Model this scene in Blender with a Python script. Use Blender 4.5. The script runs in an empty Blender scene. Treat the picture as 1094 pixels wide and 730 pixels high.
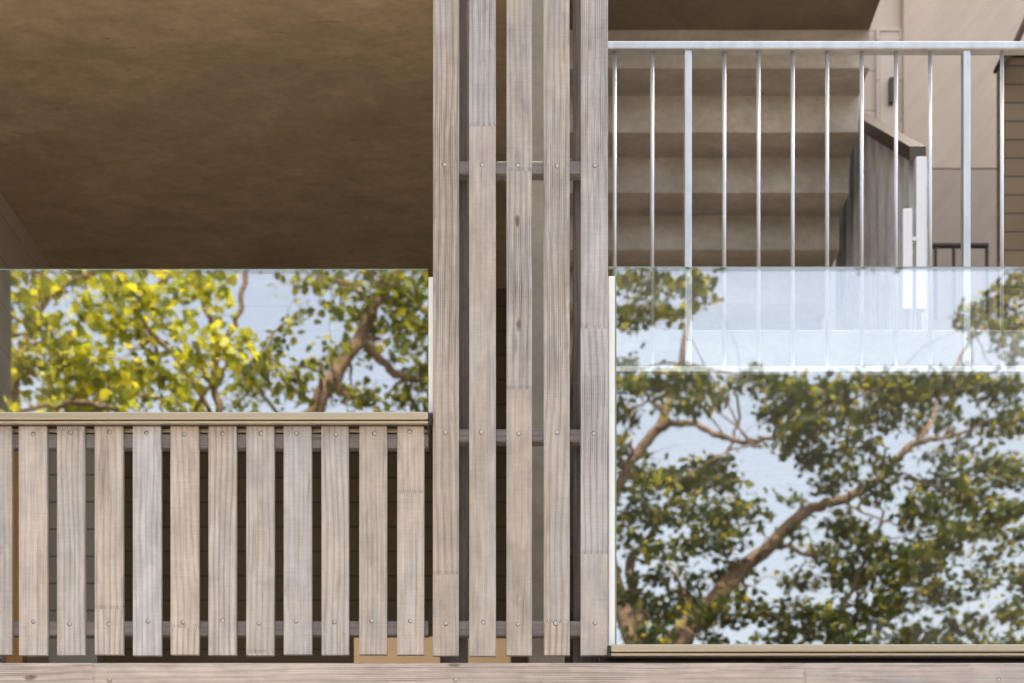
import bpy, bmesh, math, random
from mathutils import Vector, Matrix
import numpy as np

random.seed(7); RNG = np.random.default_rng(11)
C = bpy.context.scene.collection
F, VX, VY, EYE, D = 1885.0, 560.0, 1040.0, 1.6, 5.0     # pixel focal length, vanishing point, eye height, facade distance

def P(px, py, d): return Vector(((px-VX)*d/F, d, EYE+(VY-py)*d/F))

# ------------------------------------------------------------------ materials
def mat(name):
    m = bpy.data.materials.new(name); m.use_nodes = True
    nt = m.node_tree; nt.nodes.clear()
    out = nt.nodes.new('ShaderNodeOutputMaterial')
    return m, nt, out
def N(nt, t, **kw):
    n = nt.nodes.new(t)
    for k, v in kw.items():
        if k.startswith('i_'):
            key = k[2:]; key = int(key) if key.isdigit() else key.replace('_', ' ')
            n.inputs[key].default_value = v
        else: setattr(n, k, v)
    return n
def L(nt, a, b): nt.links.new(a, b)
def ramp(nt, src, stops):
    r = N(nt, 'ShaderNodeValToRGB'); e = r.color_ramp.elements
    e[0].position, e[0].color = stops[0][0], (*stops[0][1], 1)
    e[1].position, e[1].color = stops[1][0], (*stops[1][1], 1)
    for p, c in stops[2:]:
        x = e.new(p); x.color = (*c, 1)
    L(nt, src, r.inputs[0]); return r.outputs[0]
def mth(nt, op, a, b=None, c=None):
    n = N(nt, 'ShaderNodeMath', operation=op)
    for i, v in enumerate((a, b, c)):
        if v is None: continue
        if isinstance(v, (int, float)): n.inputs[i].default_value = v
        else: L(nt, v, n.inputs[i])
    return n.outputs[0]
def mixc(nt, f, a, b, blend='MIX'):
    n = N(nt, 'ShaderNodeMix', data_type='RGBA', blend_type=blend)
    for i, v in ((0, f), (6, a), (7, b)):
        if isinstance(v, (int, float)): n.inputs[i].default_value = v
        elif isinstance(v, tuple): n.inputs[i].default_value = (*v, 1)
        else: L(nt, v, n.inputs[i])
    return n.outputs[2]
def noise(nt, vec, scale, detail=3, rough=.55, dist=0):
    n = N(nt, 'ShaderNodeTexNoise', i_Scale=scale, i_Detail=detail, i_Roughness=rough, i_Distortion=dist)
    L(nt, vec, n.inputs['Vector']); return n.outputs['Fac']
def vscale(nt, vec, s):
    n = N(nt, 'ShaderNodeVectorMath', operation='MULTIPLY'); n.inputs[1].default_value = s
    L(nt, vec, n.inputs[0]); return n.outputs[0]
def bump(nt, h, strength, dist):
    b = N(nt, 'ShaderNodeBump', i_Strength=strength, i_Distance=dist); L(nt, h, b.inputs['Height']); return b.outputs[0]
def objvec(nt, rnd=True):
    tc = N(nt, 'ShaderNodeTexCoord'); 
    if not rnd: return tc.outputs['Object'], None
    oi = N(nt, 'ShaderNodeObjectInfo')
    a = N(nt, 'ShaderNodeVectorMath', operation='MULTIPLY_ADD')
    cx = N(nt, 'ShaderNodeCombineXYZ'); 
    for i in range(3): L(nt, oi.outputs['Random'], cx.inputs[i])
    L(nt, cx.outputs[0], a.inputs[0]); a.inputs[1].default_value = (37.0, 11.0, 53.0)
    L(nt, tc.outputs['Object'], a.inputs[2])
    return a.outputs[0], oi.outputs['Random']

def wood(name, tan=(.415,.35,.295), grey=(.385,.376,.37), dark=.55, axis='z', joints=True, weave=1.0, tint=1.0):
    """weathered sawn softwood: grain along the axis, saw marks across it, finger joints where the mesh attribute says so"""
    m, nt, out = mat(name)
    v, rnd = objvec(nt)
    seg = N(nt, 'ShaderNodeAttribute', attribute_name='seg')
    if joints:                                             # every length between two joints is another piece of timber
        a = N(nt, 'ShaderNodeVectorMath', operation='MULTIPLY_ADD')
        cx = N(nt, 'ShaderNodeCombineXYZ')
        for i in range(3): L(nt, seg.outputs['Fac'], cx.inputs[i])
        L(nt, cx.outputs[0], a.inputs[0]); a.inputs[1].default_value = (3.17, 1.3, 9.1); L(nt, v, a.inputs[2]); v = a.outputs[0]
    S = (lambda x, l: (x, x, l)) if axis == 'z' else (lambda x, l: (l, x, x))
    # growth rings: slowly wandering parallel lines
    wob = noise(nt, vscale(nt, v, S(5, 1.1)), 1.0, 2, .5)
    sep = N(nt, 'ShaderNodeSeparateXYZ'); L(nt, v, sep.inputs[0])
    acr = sep.outputs[0] if axis == 'z' else sep.outputs[2]
    ph = mth(nt, 'MULTIPLY_ADD', wob, 9.0, mth(nt, 'MULTIPLY', acr, 125.0))
    ring = mth(nt, 'MULTIPLY_ADD', mth(nt, 'SINE', mth(nt, 'MULTIPLY', ph, 3.1)), .5, .5)
    ring = mth(nt, 'POWER', ring, 2.2)
    fine = noise(nt, vscale(nt, v, S(420, 5)), 1.0, 3, .65)
    mid = noise(nt, vscale(nt, v, S(60, 1.6)), 1.0, 4, .6)
    big = noise(nt, vscale(nt, v, S(9, 2.2)), 1.0, 3, .6)
    blot = noise(nt, vscale(nt, v, S(22, 9)), 1.0, 4, .6, .4)
    f = mth(nt, 'ADD', mth(nt, 'MULTIPLY', big, .8), mth(nt, 'MULTIPLY', mid, .9))
    if rnd is not None: f = mth(nt, 'ADD', f, mth(nt, 'MULTIPLY_ADD', rnd, .44, -.22))
    if joints: f = mth(nt, 'ADD', f, mth(nt, 'MULTIPLY_ADD', mth(nt, 'FRACT', mth(nt, 'MULTIPLY', seg.outputs['Fac'], 7.31)), .24, -.12))
    col = ramp(nt, f, [(.58, grey), (1.0, tan), (.80, tuple((g*.5+t*.5) for g, t in zip(grey, tan)))])
    k = mth(nt, 'MULTIPLY_ADD', fine, .84, .58)
    h0 = mth(nt, 'FRACT', mth(nt, 'MULTIPLY_ADD', seg.outputs['Fac'], 5.77, mth(nt, 'MULTIPLY', rnd, 3.1)))
    amp = mth(nt, 'MULTIPLY_ADD', mth(nt, 'POWER', h0, 2.0), .30, .07)
    k = mth(nt, 'MULTIPLY', k, mth(nt, 'SUBTRACT', mth(nt, 'MULTIPLY_ADD', amp, .36, 1.0), mth(nt, 'MULTIPLY', ring, amp)))
    k = mth(nt, 'MULTIPLY', k, mth(nt, 'MULTIPLY_ADD', blot, .84, .58))
    stn = N(nt, 'ShaderNodeMapRange', i_1=.58, i_2=.75, i_3=1.0, i_4=.62); L(nt, noise(nt, vscale(nt, v, S(34, 2.6)), 1.0, 4, .65, .8), stn.inputs[0])
    k = mth(nt, 'MULTIPLY', k, stn.outputs[0])
    # saw marks across the grain
    along = sep.outputs[2] if axis == 'z' else sep.outputs[0]
    saw = noise(nt, vscale(nt, v, (14, 14, 330) if axis == 'z' else (330, 14, 14)), 1.0, 2, .6)
    k = mth(nt, 'MULTIPLY', k, mth(nt, 'MULTIPLY_ADD', saw, .26*weave, 1-.13*weave))
    # knots
    vo = N(nt, 'ShaderNodeTexVoronoi', i_Scale=1.0, i_Randomness=1.0); L(nt, vscale(nt, v, S(8.5, 3.4)), vo.inputs['Vector'])
    wv = noise(nt, vscale(nt, v, S(90, 40)), 1.0, 2)
    kd = mth(nt, 'SUBTRACT', mth(nt, 'MULTIPLY_ADD', wv, .05, vo.outputs['Distance']), .03)
    sc = N(nt, 'ShaderNodeSeparateColor'); L(nt, vo.outputs['Color'], sc.inputs[0])
    rare = mth(nt, 'GREATER_THAN', sc.outputs[0], .55)
    mr = N(nt, 'ShaderNodeMapRange', i_1=.03, i_2=.075, i_3=1.0, i_4=0.0); L(nt, kd, mr.inputs[0])
    kn = mth(nt, 'MULTIPLY', mr.outputs[0], rare)
    k = mth(nt, 'MULTIPLY', k, mth(nt, 'MULTIPLY_ADD', kn, -.62, 1.0))
    h = mth(nt, 'ADD', mth(nt, 'MULTIPLY', fine, .6), mth(nt, 'MULTIPLY', ring, -.3))
    h = mth(nt, 'ADD', h, mth(nt, 'MULTIPLY', saw, .35*weave))
    if joints:
        jd = N(nt, 'ShaderNodeAttribute', attribute_name='jd')
        tri = mth(nt, 'PINGPONG', mth(nt, 'MULTIPLY', acr, 1.0), .0031)        # teeth 6 mm apart
        edge = mth(nt, 'ABSOLUTE', mth(nt, 'SUBTRACT', jd.outputs['Fac'], mth(nt, 'MULTIPLY', tri, 3.4)))
        ln = mth(nt, 'LESS_THAN', edge, .0016)
        str_ = mth(nt, 'GREATER_THAN', noise(nt, vscale(nt, v, S(55, 4)), 1.0, 1), .44)
        ln = mth(nt, 'MULTIPLY', ln, mth(nt, 'MULTIPLY_ADD', str_, .42, .12))
        k = mth(nt, 'MULTIPLY', k, mth(nt, 'SUBTRACT', 1.0, ln))
    k = mth(nt, 'MULTIPLY', k, mth(nt, 'MULTIPLY_ADD', mth(nt, 'FRACT', mth(nt, 'MULTIPLY', rnd, 17.3)), .26, .86))
    k = mth(nt, 'MULTIPLY', k, tint)
    colk = mixc(nt, 1.0, col, k, 'MULTIPLY')
    colk = mixc(nt, mth(nt, 'MULTIPLY', kn, .6), colk, (.16, .10, .065))
    b = N(nt, 'ShaderNodeBsdfPrincipled', i_Roughness=.82); b.inputs['Specular IOR Level'].default_value = .25
    L(nt, colk, b.inputs['Base Color']); L(nt, bump(nt, h, .55, .0012), b.inputs['Normal'])
    L(nt, b.outputs[0], out.inputs[0]); return m

def concrete(name, base, stain, amt=.5, scale=1.0, rust=None):
    m, nt, out = mat(name); v, _ = objvec(nt, False)
    a = noise(nt, vscale(nt, v, (1.3*scale, 1.7*scale, 1.7*scale)), 1.6, 7, .66, .2)
    b_ = noise(nt, v, 26*scale, 5, .65)
    s = noise(nt, vscale(nt, v, (5, 8, 8)), 1.1*scale, 6, .72, .3)
    col = ramp(nt, a, [(.32, tuple(x*.72 for x in base)), (.68, tuple(x*1.18 for x in base))])
    mr = N(nt, 'ShaderNodeMapRange', i_1=.44, i_2=.66, i_3=0.0, i_4=1.0); L(nt, s, mr.inputs[0])
    col = mixc(nt, mth(nt, 'MULTIPLY', mr.outputs[0], amt), col, stain)
    if rust:
        sp = noise(nt, vscale(nt, v, (3.5, 13, 13)), 1.7, 4, .75, .6)
        mq = N(nt, 'ShaderNodeMapRange', i_1=.63, i_2=.72, i_3=0.0, i_4=.75); L(nt, sp, mq.inputs[0])
        col = mixc(nt, mq.outputs[0], col, rust)
    col = mixc(nt, 1.0, col, mth(nt, 'MULTIPLY_ADD', b_, .5, .76), 'MULTIPLY')
    vo = N(nt, 'ShaderNodeTexVoronoi', i_Scale=42.0*scale); L(nt, v, vo.inputs['Vector'])
    por = mth(nt, 'LESS_THAN', mth(nt, 'ADD', vo.outputs['Distance'], mth(nt, 'MULTIPLY', b_, .35)), .2)
    col = mixc(nt, mth(nt, 'MULTIPLY', por, .45), col, tuple(x*.35 for x in base))
    bs = N(nt, 'ShaderNodeBsdfPrincipled', i_Roughness=.85); L(nt, col, bs.inputs['Base Color'])
    L(nt, bump(nt, mth(nt, 'SUBTRACT', b_, mth(nt, 'MULTIPLY', por, .6)), .35, .003), bs.inputs['Normal'])
    L(nt, bs.outputs[0], out.inputs[0]); return m

def boards(name, c1, c2, axis=2, pitch=.15, gap=.045, rough=.7, grain=1.0):
    """boarding: pitch across the axis, dark joints, every board another tone"""
    m, nt, out = mat(name); v, _ = objvec(nt, False)
    sep = N(nt, 'ShaderNodeSeparateXYZ'); L(nt, v, sep.inputs[0])
    u = mth(nt, 'DIVIDE', sep.outputs[axis], pitch)
    fr = mth(nt, 'FRACT', u); idx = mth(nt, 'FLOOR', u)
    wn = N(nt, 'ShaderNodeTexWhiteNoise', noise_dimensions='1D'); L(nt, idx, wn.inputs['W'])
    sc = [3.0, 3.0, 3.0]; sc[axis] = 40
    if axis == 0: sc = [40, 40, 2]
    g = noise(nt, vscale(nt, v, tuple(sc)), 1.0, 4, .6)
    col = ramp(nt, mth(nt, 'ADD', mth(nt, 'MULTIPLY', wn.outputs['Value'], .5), mth(nt, 'MULTIPLY', g, .5*grain)), [(.2, c1), (.75, c2)])
    jt = mth(nt, 'LESS_THAN', fr, gap)
    col = mixc(nt, mth(nt, 'MULTIPLY', jt, .8), col, tuple(x*.2 for x in c1))
    b = N(nt, 'ShaderNodeBsdfPrincipled', i_Roughness=rough); L(nt, col, b.inputs['Base Color'])
    L(nt, bump(nt, mth(nt, 'MULTIPLY', jt, -1.0), .6, .004), b.inputs['Normal'])
    L(nt, b.outputs[0], out.inputs[0]); return m

def veneer(name, c1, c2):
    m, nt, out = mat(name); v, _ = objvec(nt, False)
    mp = N(nt, 'ShaderNodeMapping'); mp.inputs['Rotation'].default_value = (0, math.radians(-38), 0); L(nt, v, mp.inputs[0])
    a = noise(nt, vscale(nt, mp.outputs[0], (14, 14, 1.2)), 1.0, 5, .65); b_ = noise(nt, vscale(nt, v, (3, 3, .8)), 1.0, 3, .6)  # diagonal streaks in the colour stand in for light streaks on the wall
    c = ramp(nt, mth(nt, 'ADD', mth(nt, 'MULTIPLY', a, .6), mth(nt, 'MULTIPLY', b_, .4)), [(.36, c1), (.64, c2)])
    b = N(nt, 'ShaderNodeBsdfPrincipled', i_Roughness=.3); L(nt, c, b.inputs['Base Color']); L(nt, b.outputs[0], out.inputs[0]); return m

def plain(name, col, rough=.5, metal=0.0, var=.15, scale=30, stretch=(1,1,1), bmp=.0):
    m, nt, out = mat(name); v, _ = objvec(nt)
    n = noise(nt, vscale(nt, v, stretch), scale, 4, .6)
    c = mixc(nt, 1.0, col, mth(nt, 'MULTIPLY_ADD', n, 2*var, 1-var), 'MULTIPLY')
    b = N(nt, 'ShaderNodeBsdfPrincipled', i_Roughness=rough, i_Metallic=metal); L(nt, c, b.inputs['Base Color'])
    L(nt, mth(nt, 'MULTIPLY_ADD', n, .2, rough-.1), b.inputs['Roughness'])
    if bmp: L(nt, bump(nt, n, bmp, .002), b.inputs['Normal'])
    L(nt, b.outputs[0], out.inputs[0]); return m

def glass(name, r0, tint):
    m, nt, out = mat(name); v, _ = objvec(nt, False)
    tr = N(nt, 'ShaderNodeBsdfTransparent'); tr.inputs[0].default_value = (*tint, 1)
    gl = N(nt, 'ShaderNodeBsdfGlossy', i_Roughness=.0); gl.inputs[0].default_value = (1, 1, 1, 1)
    w = noise(nt, vscale(nt, v, (1.0, 1.0, 1.0)), 2.3, 1, .4)
    nb = bump(nt, w, .12, .0035); L(nt, nb, gl.inputs['Normal'])
    fr = N(nt, 'ShaderNodeFresnel', i_IOR=1.5)
    f = mth(nt, 'ADD', mth(nt, 'MULTIPLY', fr.outputs[0], .9), r0)
    mx = N(nt, 'ShaderNodeMixShader'); L(nt, f, mx.inputs[0]); L(nt, tr.outputs[0], mx.inputs[1]); L(nt, gl.outputs[0], mx.inputs[2])
    # dust and dried water specks on the pane
    d1 = noise(nt, v, 420, 2, .5); d2 = noise(nt, v, 3.0, 4, .6)
    sp = mth(nt, 'MULTIPLY', mth(nt, 'GREATER_THAN', d1, .745), .2)
    film = mth(nt, 'ADD', mth(nt, 'MULTIPLY', d2, .005), sp)
    df = N(nt, 'ShaderNodeBsdfDiffuse'); df.inputs[0].default_value = (.6, .6, .58, 1)
    m2 = N(nt, 'ShaderNodeMixShader'); L(nt, film, m2.inputs[0]); L(nt, mx.outputs[0], m2.inputs[1]); L(nt, df.outputs[0], m2.inputs[2])
    L(nt, m2.outputs[0], out.inputs[0]); return m

def leafmat(name, cols, trans):
    m, nt, out = mat(name)
    g = N(nt, 'ShaderNodeNewGeometry')
    rnd = g.outputs['Random Per Island']
    c = ramp(nt, rnd, cols)
    d = N(nt, 'ShaderNodeBsdfPrincipled', i_Roughness=.45); d.inputs['Specular IOR Level'].default_value = .35
    L(nt, c, d.inputs['Base Color'])
    t = N(nt, 'ShaderNodeBsdfTranslucent'); tc = mixc(nt, 1.0, c, trans, 'MULTIPLY'); L(nt, tc, t.inputs[0])
    mx = N(nt, 'ShaderNodeMixShader', i_0=.5); L(nt, d.outputs[0], mx.inputs[1]); L(nt, t.outputs[0], mx.inputs[2])
    L(nt, mx.outputs[0], out.inputs[0]); return m

M = {}
M['slat'] = wood('weathered_slat_wood')
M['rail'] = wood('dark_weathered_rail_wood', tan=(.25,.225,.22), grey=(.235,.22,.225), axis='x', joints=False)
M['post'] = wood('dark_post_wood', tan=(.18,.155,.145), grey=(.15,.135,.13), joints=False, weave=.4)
M['beam'] = wood('weathered_beam_wood', tan=(.44,.37,.325), grey=(.41,.39,.385), axis='x', joints=True, weave=.4)
M['underboard'] = plain('dark_board_and_sill_shade', (.055,.035,.022), .7, var=.3, scale=6, stretch=(2,20,20))
M['anod'] = plain('champagne_anodised_metal', (.42,.35,.255), .38, .55, .05, 60, (.3, 3, 3))
M['anod_dark'] = plain('dark_groove_metal', (.03,.024,.018), .5, .2, .1)
M['rubber'] = plain('black_rubber', (.012,.011,.01), .55, 0, .1)
M['white_metal'] = plain('pale_coated_metal', (.84,.84,.80), .4, 0, .05)
M['steel'] = plain('galvanised_steel', (.52,.53,.54), .34, .65, .3, 24, (1, 1, .3))
M['steel_pale'] = plain('pale_galvanised_steel', (.74,.75,.76), .5, .2, .08, 9)
M['screw'] = plain('dulled_stainless_steel', (.50,.48,.45), .42, 1.0, .15)
M['ring'] = plain('dark_stain_ring', (.13,.095,.07), .9, 0, .3, 300)
M['conc_ceiling'] = concrete('stained_ceiling_concrete', (.62,.48,.315), (.44,.315,.18), .65, 1.1, (.26,.12,.045))
M['conc_stair'] = concrete('stair_concrete', (.56,.515,.455), (.42,.365,.30), .45, 1.4)
M['conc_slab'] = concrete('pale_slab_concrete', (.36,.35,.32), (.28,.255,.215), .3, 1.5)
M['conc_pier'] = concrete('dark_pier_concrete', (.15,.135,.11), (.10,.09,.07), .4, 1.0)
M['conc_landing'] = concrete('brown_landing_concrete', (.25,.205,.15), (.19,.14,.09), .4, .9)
M['conc_wall'] = concrete('wall_concrete', (.30,.27,.22), (.20,.18,.14), .4, 1.0)
M['side_boards'] = boards('beige_side_boarding', (.78,.72,.64), (.83,.77,.69), 2, .20, .02)
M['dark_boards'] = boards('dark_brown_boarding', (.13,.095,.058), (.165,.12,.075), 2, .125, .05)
M['grey_boards'] = boards('grey_boarding', (.21,.20,.175), (.27,.255,.225), 2, .117, .06)
M['orange_panel'] = boards('honey_plywood', (.68,.46,.25), (.75,.53,.31), 2, .5, .004)
M['orange_post'] = plain('orange_brown_timber', (.30,.15,.045), .7, 0, .3, 3, (20,20,1))
M['cream_boards'] = boards('cream_boarding', (.58,.50,.41), (.65,.57,.48), 2, .25, .02)
M['veneer'] = veneer('pale_veneer', (.50,.39,.285), (.60,.48,.365))
M['veneer_reflect'] = veneer('reflection_toned_veneer', (.37,.28,.20), (.45,.35,.255))
M['louvre'] = boards('dark_louvre_boarding', (.18,.12,.065), (.22,.155,.09), 2, .093, .09)
M['grey_vert'] = wood('grey_vertical_boards', tan=(.68,.68,.70), grey=(.62,.635,.68), joints=False)
M['brown_rail'] = plain('brown_handrail_metal', (.06,.045,.033), .5, .2)
M['door'] = plain('cream_door_paint', (.64,.55,.45), .5, 0, .05, 8)
M['glass'] = glass('reflective_pane_glass', .175, (.97, .985, .975))
M['glass_edge'] = plain('glass_edge_green', (.22,.28,.25), .3, 0, .05)
M['bark'] = None

def bark():
    m, nt, out = mat('tree_bark'); v, _ = objvec(nt, False)
    a = noise(nt, vscale(nt, v, (6, 6, 1.6)), 4, 6, .7, .5); b_ = noise(nt, v, 2.2, 3)
    c = ramp(nt, mth(nt, 'ADD', mth(nt, 'MULTIPLY', a, .6), mth(nt, 'MULTIPLY', b_, .4)), [(.36, (.07,.045,.03)), (.68, (.32,.215,.135))])
    b = N(nt, 'ShaderNodeBsdfPrincipled', i_Roughness=.9); L(nt, c, b.inputs['Base Color'])
    L(nt, bump(nt, a, .7, .03), b.inputs['Normal']); L(nt, b.outputs[0], out.inputs[0]); return m
M['bark'] = bark()
M['leaf_bright'] = leafmat('yellow_green_leaves', [(0, (.07,.11,.018)), (1, (.62,.59,.085)), (.5, (.33,.38,.042))], (1.5, 1.35, .6))
M['leaf_mid'] = leafmat('mid_green_leaves', [(0, (.04,.07,.014)), (1, (.36,.36,.05)), (.55, (.13,.17,.025))], (1.5, 1.3, .6))
M['leaf_dark'] = leafmat('deep_green_leaves', [(0, (.020,.042,.009)), (1, (.34,.32,.045)), (.7, (.05,.082,.014))], (1.5, 1.3, .6))

def ground_mat(name, c1, c2, s):
    m, nt, out = mat(name); v, _ = objvec(nt, False)
    a = noise(nt, v, s, 6, .65); c = ramp(nt, a, [(.35, c1), (.65, c2)])
    b = N(nt, 'ShaderNodeBsdfPrincipled', i_Roughness=.9); L(nt, c, b.inputs['Base Color']); L(nt, bump(nt, a, .4, .02), b.inputs['Normal'])
    L(nt, b.outputs[0], out.inputs[0]); return m
M['absorber'] = ground_mat('dark_absorber', (.10,.085,.07), (.145,.125,.105), 9)

# ------------------------------------------------------------------ mesh helpers
def link(name, bm, m, parent=None, smooth=False, origin=None):
    me = bpy.data.meshes.new(name)
    if origin is not None:
        bmesh.ops.translate(bm, verts=bm.verts, vec=-Vector(origin))
    bm.normal_update(); bm.to_mesh(me); bm.free()
    if m is not None: me.materials.append(m)
    if smooth:
        for p in me.polygons: p.use_smooth = True
    o = bpy.data.objects.new(name, me); C.objects.link(o)
    if origin is not None: o.location = origin
    if parent is not None:
        o.parent = parent; o.matrix_parent_inverse = Matrix()
        if origin is not None or parent.location.length: o.location = (Vector(origin) if origin is not None else Vector()) - wpos(parent)
    return o
def wpos(o):
    p = Vector(o.location)
    while o.parent: o = o.parent; p += o.location
    return p
def thing(name, label, cat, loc=(0,0,0), group=None):
    o = bpy.data.objects.new(name, None); C.objects.link(o); o.location = loc; o.empty_display_size = .1
    o['label'] = label; o['category'] = cat
    if group: o['group'] = group
    return o
def tag(o, label, cat, group=None):
    o['label'] = label; o['category'] = cat
    if group: o['group'] = group
    return o
def box(bm, x0, x1, y0, y1, z0, z1, bev=0.0):
    r = bmesh.ops.create_cube(bm, size=1.0)
    vs = r['verts']
    for v in vs:
        v.co = Vector(((x0+x1)/2 + v.co.x*(x1-x0), (y0+y1)/2 + v.co.y*(y1-y0), (z0+z1)/2 + v.co.z*(z1-z0)))
    if bev:
        es = {e for v in vs for e in v.link_edges}
        bmesh.ops.bevel(bm, geom=list(es), offset=bev, segments=2, profile=.5, affect='EDGES')
def pbox(bm, px0, px1, py0, py1, d0, d1, bev=0.0):
    a, b = P(px0, py1, d0), P(px1, py0, d0); box(bm, a.x, b.x, d0, d1, a.z, b.z, bev)
def nb(): return bmesh.new()
def pmesh(name, px0, px1, py0, py1, d0, d1, m, parent=None, bev=.0015):
    bm = nb(); pbox(bm, px0, px1, py0, py1, d0, d1, bev)
    c = P((px0+px1)/2, py1, d0)
    return link(name, bm, m, parent, origin=c)
def bmesh_box(name, x0, x1, y0, y1, z0, z1, m, parent=None, bev=.004):
    bm = nb(); box(bm, x0, x1, y0, y1, z0, z1, bev); return link(name, bm, m, parent, origin=((x0+x1)/2, y0, z0))
def tube(bm, pts, rads, n=10, cap=True):
    prev = None; ring0 = None; up = Vector((0.13, .98, .2)).normalized()
    for i, p in enumerate(pts):
        t = (pts[min(i+1, len(pts)-1)] - pts[max(i-1, 0)]).normalized()
        s = t.cross(up); 
        if s.length < .05: s = t.cross(Vector((1,0,0)))
        s.normalize(); q = t.cross(s)
        ring = [bm.verts.new(p + (s*math.cos(a)+q*math.sin(a))*rads[i]) for a in (2*math.pi*k/n for k in range(n))]
        if prev:
            for k in range(n): bm.faces.new((prev[k], prev[(k+1)%n], ring[(k+1)%n], ring[k]))
        elif cap: ring0 = ring
        prev = ring
    if cap: bm.faces.new(prev); bm.faces.new(list(reversed(ring0)))

# a plank with chamfered edges, cut into lengths by finger joints; runs along z (or x)
SEG = [0]
def plank(name, x0, x1, y0, y1, z0, z1, m, parent, joints=(), axis='z', ch=.002, tilt=0.0):
    if axis == 'z': lo, hi, (a0, a1), (b0, b1) = z0, z1, (x0, x1), (y0, y1)
    else: lo, hi, (a0, a1), (b0, b1) = x0, x1, (z0, z1), (y0, y1)
    prof = [(a0+ch,b0),(a1-ch,b0),(a1,b0+ch),(a1,b1-ch),(a1-ch,b1),(a0+ch,b1),(a0,b1-ch),(a0,b0+ch)]
    js = sorted(joints); cuts = {lo, hi}
    for j in js: cuts.add(j); cuts.add(min(j+.02, hi)); cuts.add(max(j-.006, lo))
    cuts = sorted(cuts)
    o0 = ((a0+a1)/2, b0, lo)
    verts, faces, jd, seg = [], [], [], []
    def co(a, b, l):
        a, b, l = a-o0[0], b-o0[1], l-o0[2]
        return (a, b, l) if axis == 'z' else (l, b, a)
    base = SEG[0]; SEG[0] += len(js)+1
    for c in cuts:
        for a, b in prof:
            verts.append(co(a, b, c))
            jd.append(min(((c-j) for j in js), key=abs, default=1.0) if js else 1.0)
    n = 8
    for i in range(len(cuts)-1):
        mid = (cuts[i]+cuts[i+1])/2; s = base + sum(1 for j in js if mid > j)
        for k in range(n):
            q = (i*n+k, i*n+(k+1)%n, (i+1)*n+(k+1)%n, (i+1)*n+k)
            faces.append(q if axis == 'z' else q[::-1]); seg.append(float(s))
    faces.append(tuple(range(n))[::-1] if axis == 'z' else tuple(range(n))); seg.append(float(base))
    t = tuple(range((len(cuts)-1)*n, len(cuts)*n)); faces.append(t if axis == 'z' else t[::-1]); seg.append(float(base+len(js)))
    me = bpy.data.meshes.new(name); me.from_pydata(verts, [], faces)
    me.attributes.new('jd', 'FLOAT', 'POINT').data.foreach_set('value', jd)
    me.attributes.new('seg', 'FLOAT', 'FACE').data.foreach_set('value', seg)
    me.materials.append(m)
    o = bpy.data.objects.new(name, me); C.objects.link(o)
    w = Vector(o0) if axis == 'z' else Vector((o0[2], o0[1], o0[0]))
    o.location = w - (wpos(parent) if parent else Vector()); o.rotation_euler = (0, tilt, 0) if axis == 'z' else (0,0,0)
    if parent: o.parent = parent
    return o
def pplank(name, px0, px1, py0, py1, d0, d1, m, parent, joints_py=(), axis='z', tilt=0.0):
    a, b = P(px0, py1, d0), P(px1, py0, d0)
    js = [P(0, j, d0).z for j in joints_py] if axis == 'z' else [P(j, 0, d0).x for j in joints_py]
    return plank(name, a.x, b.x, d0, d1, a.z, b.z, m, parent, js, axis, tilt=tilt)

# pan-head screw with a drive recess, shared mesh
def screw_mesh():
    bm = nb(); n = 14; prof = [(.0058, .0002), (.0056, -.0009), (.0042, -.0021), (.0024, -.0024), (.0020, -.0010)]
    rings = [[bm.verts.new((r*math.cos(2*math.pi*k/n), y, r*math.sin(2*math.pi*k/n))) for k in range(n)] for r, y in [(q*.86, w*.7) for q, w in prof]]
    for a, b in zip(rings, rings[1:]):
        for k in range(n): bm.faces.new((a[k], a[(k+1)%n], b[(k+1)%n], b[k]))
    bm.faces.new(rings[-1])
    ro = [bm.verts.new((.0066*math.cos(2*math.pi*k/n), .00005, .0066*math.sin(2*math.pi*k/n)-.0008)) for k in range(n)]
    for k in range(n): bm.faces.new((ro[k], ro[(k+1)%n], rings[0][(k+1)%n], rings[0][k])).material_index = 1
    bmesh.ops.recalc_face_normals(bm, faces=bm.faces)
    me = bpy.data.meshes.new('screw'); bm.to_mesh(me); bm.free(); me.materials.append(M['screw']); me.materials.append(M['ring']); return me
SCREW = screw_mesh()
def screw(px, py, d, parent):
    o = bpy.data.objects.new('screw', SCREW); C.objects.link(o)
    p = P(px, py, d); o.parent = parent; o.location = p - wpos(parent); o.rotation_euler = (0, random.uniform(0, 3), 0); return o

# ------------------------------------------------------------------ central screen of five tall slats
scr = thing('slatted_screen', 'tall vertical screen of five weathered grey timber slats between the two glass balustrades', 'timber screen', P(556, 702, D))
TOP = -330
for (x0, x1, yb, js, tl) in [(462.3,490,700.5,(614,-60),.0006), (501.3,529.8,700.8,(135,-120),-.0004), (541,568.3,700.2,(183,416),.0003),
                             (581,608.8,700,(666,-40),-.0005), (620.4,649.4,700,(351,592,-150),.0004)]:
    s = pplank('slat', x0, x1, TOP, yb, D, D+.022, M['slat'], scr, js, tilt=tl)
    for y in (176.5+random.uniform(-1.5,1.5), 463.5+random.uniform(-2,2), 666+random.uniform(-1,1)):
        screw((x0+x1)/2+random.uniform(-1.5,2), y, D-.0002, s)
for (y0, y1) in ((170, 183.5), (456, 470), (661, 677)):
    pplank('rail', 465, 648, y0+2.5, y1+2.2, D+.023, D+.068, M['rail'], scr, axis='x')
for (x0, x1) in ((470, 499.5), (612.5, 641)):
    pplank('post', x0, x1, TOP, 712, D+.0685, D+.13, M['post'], scr)

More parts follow.
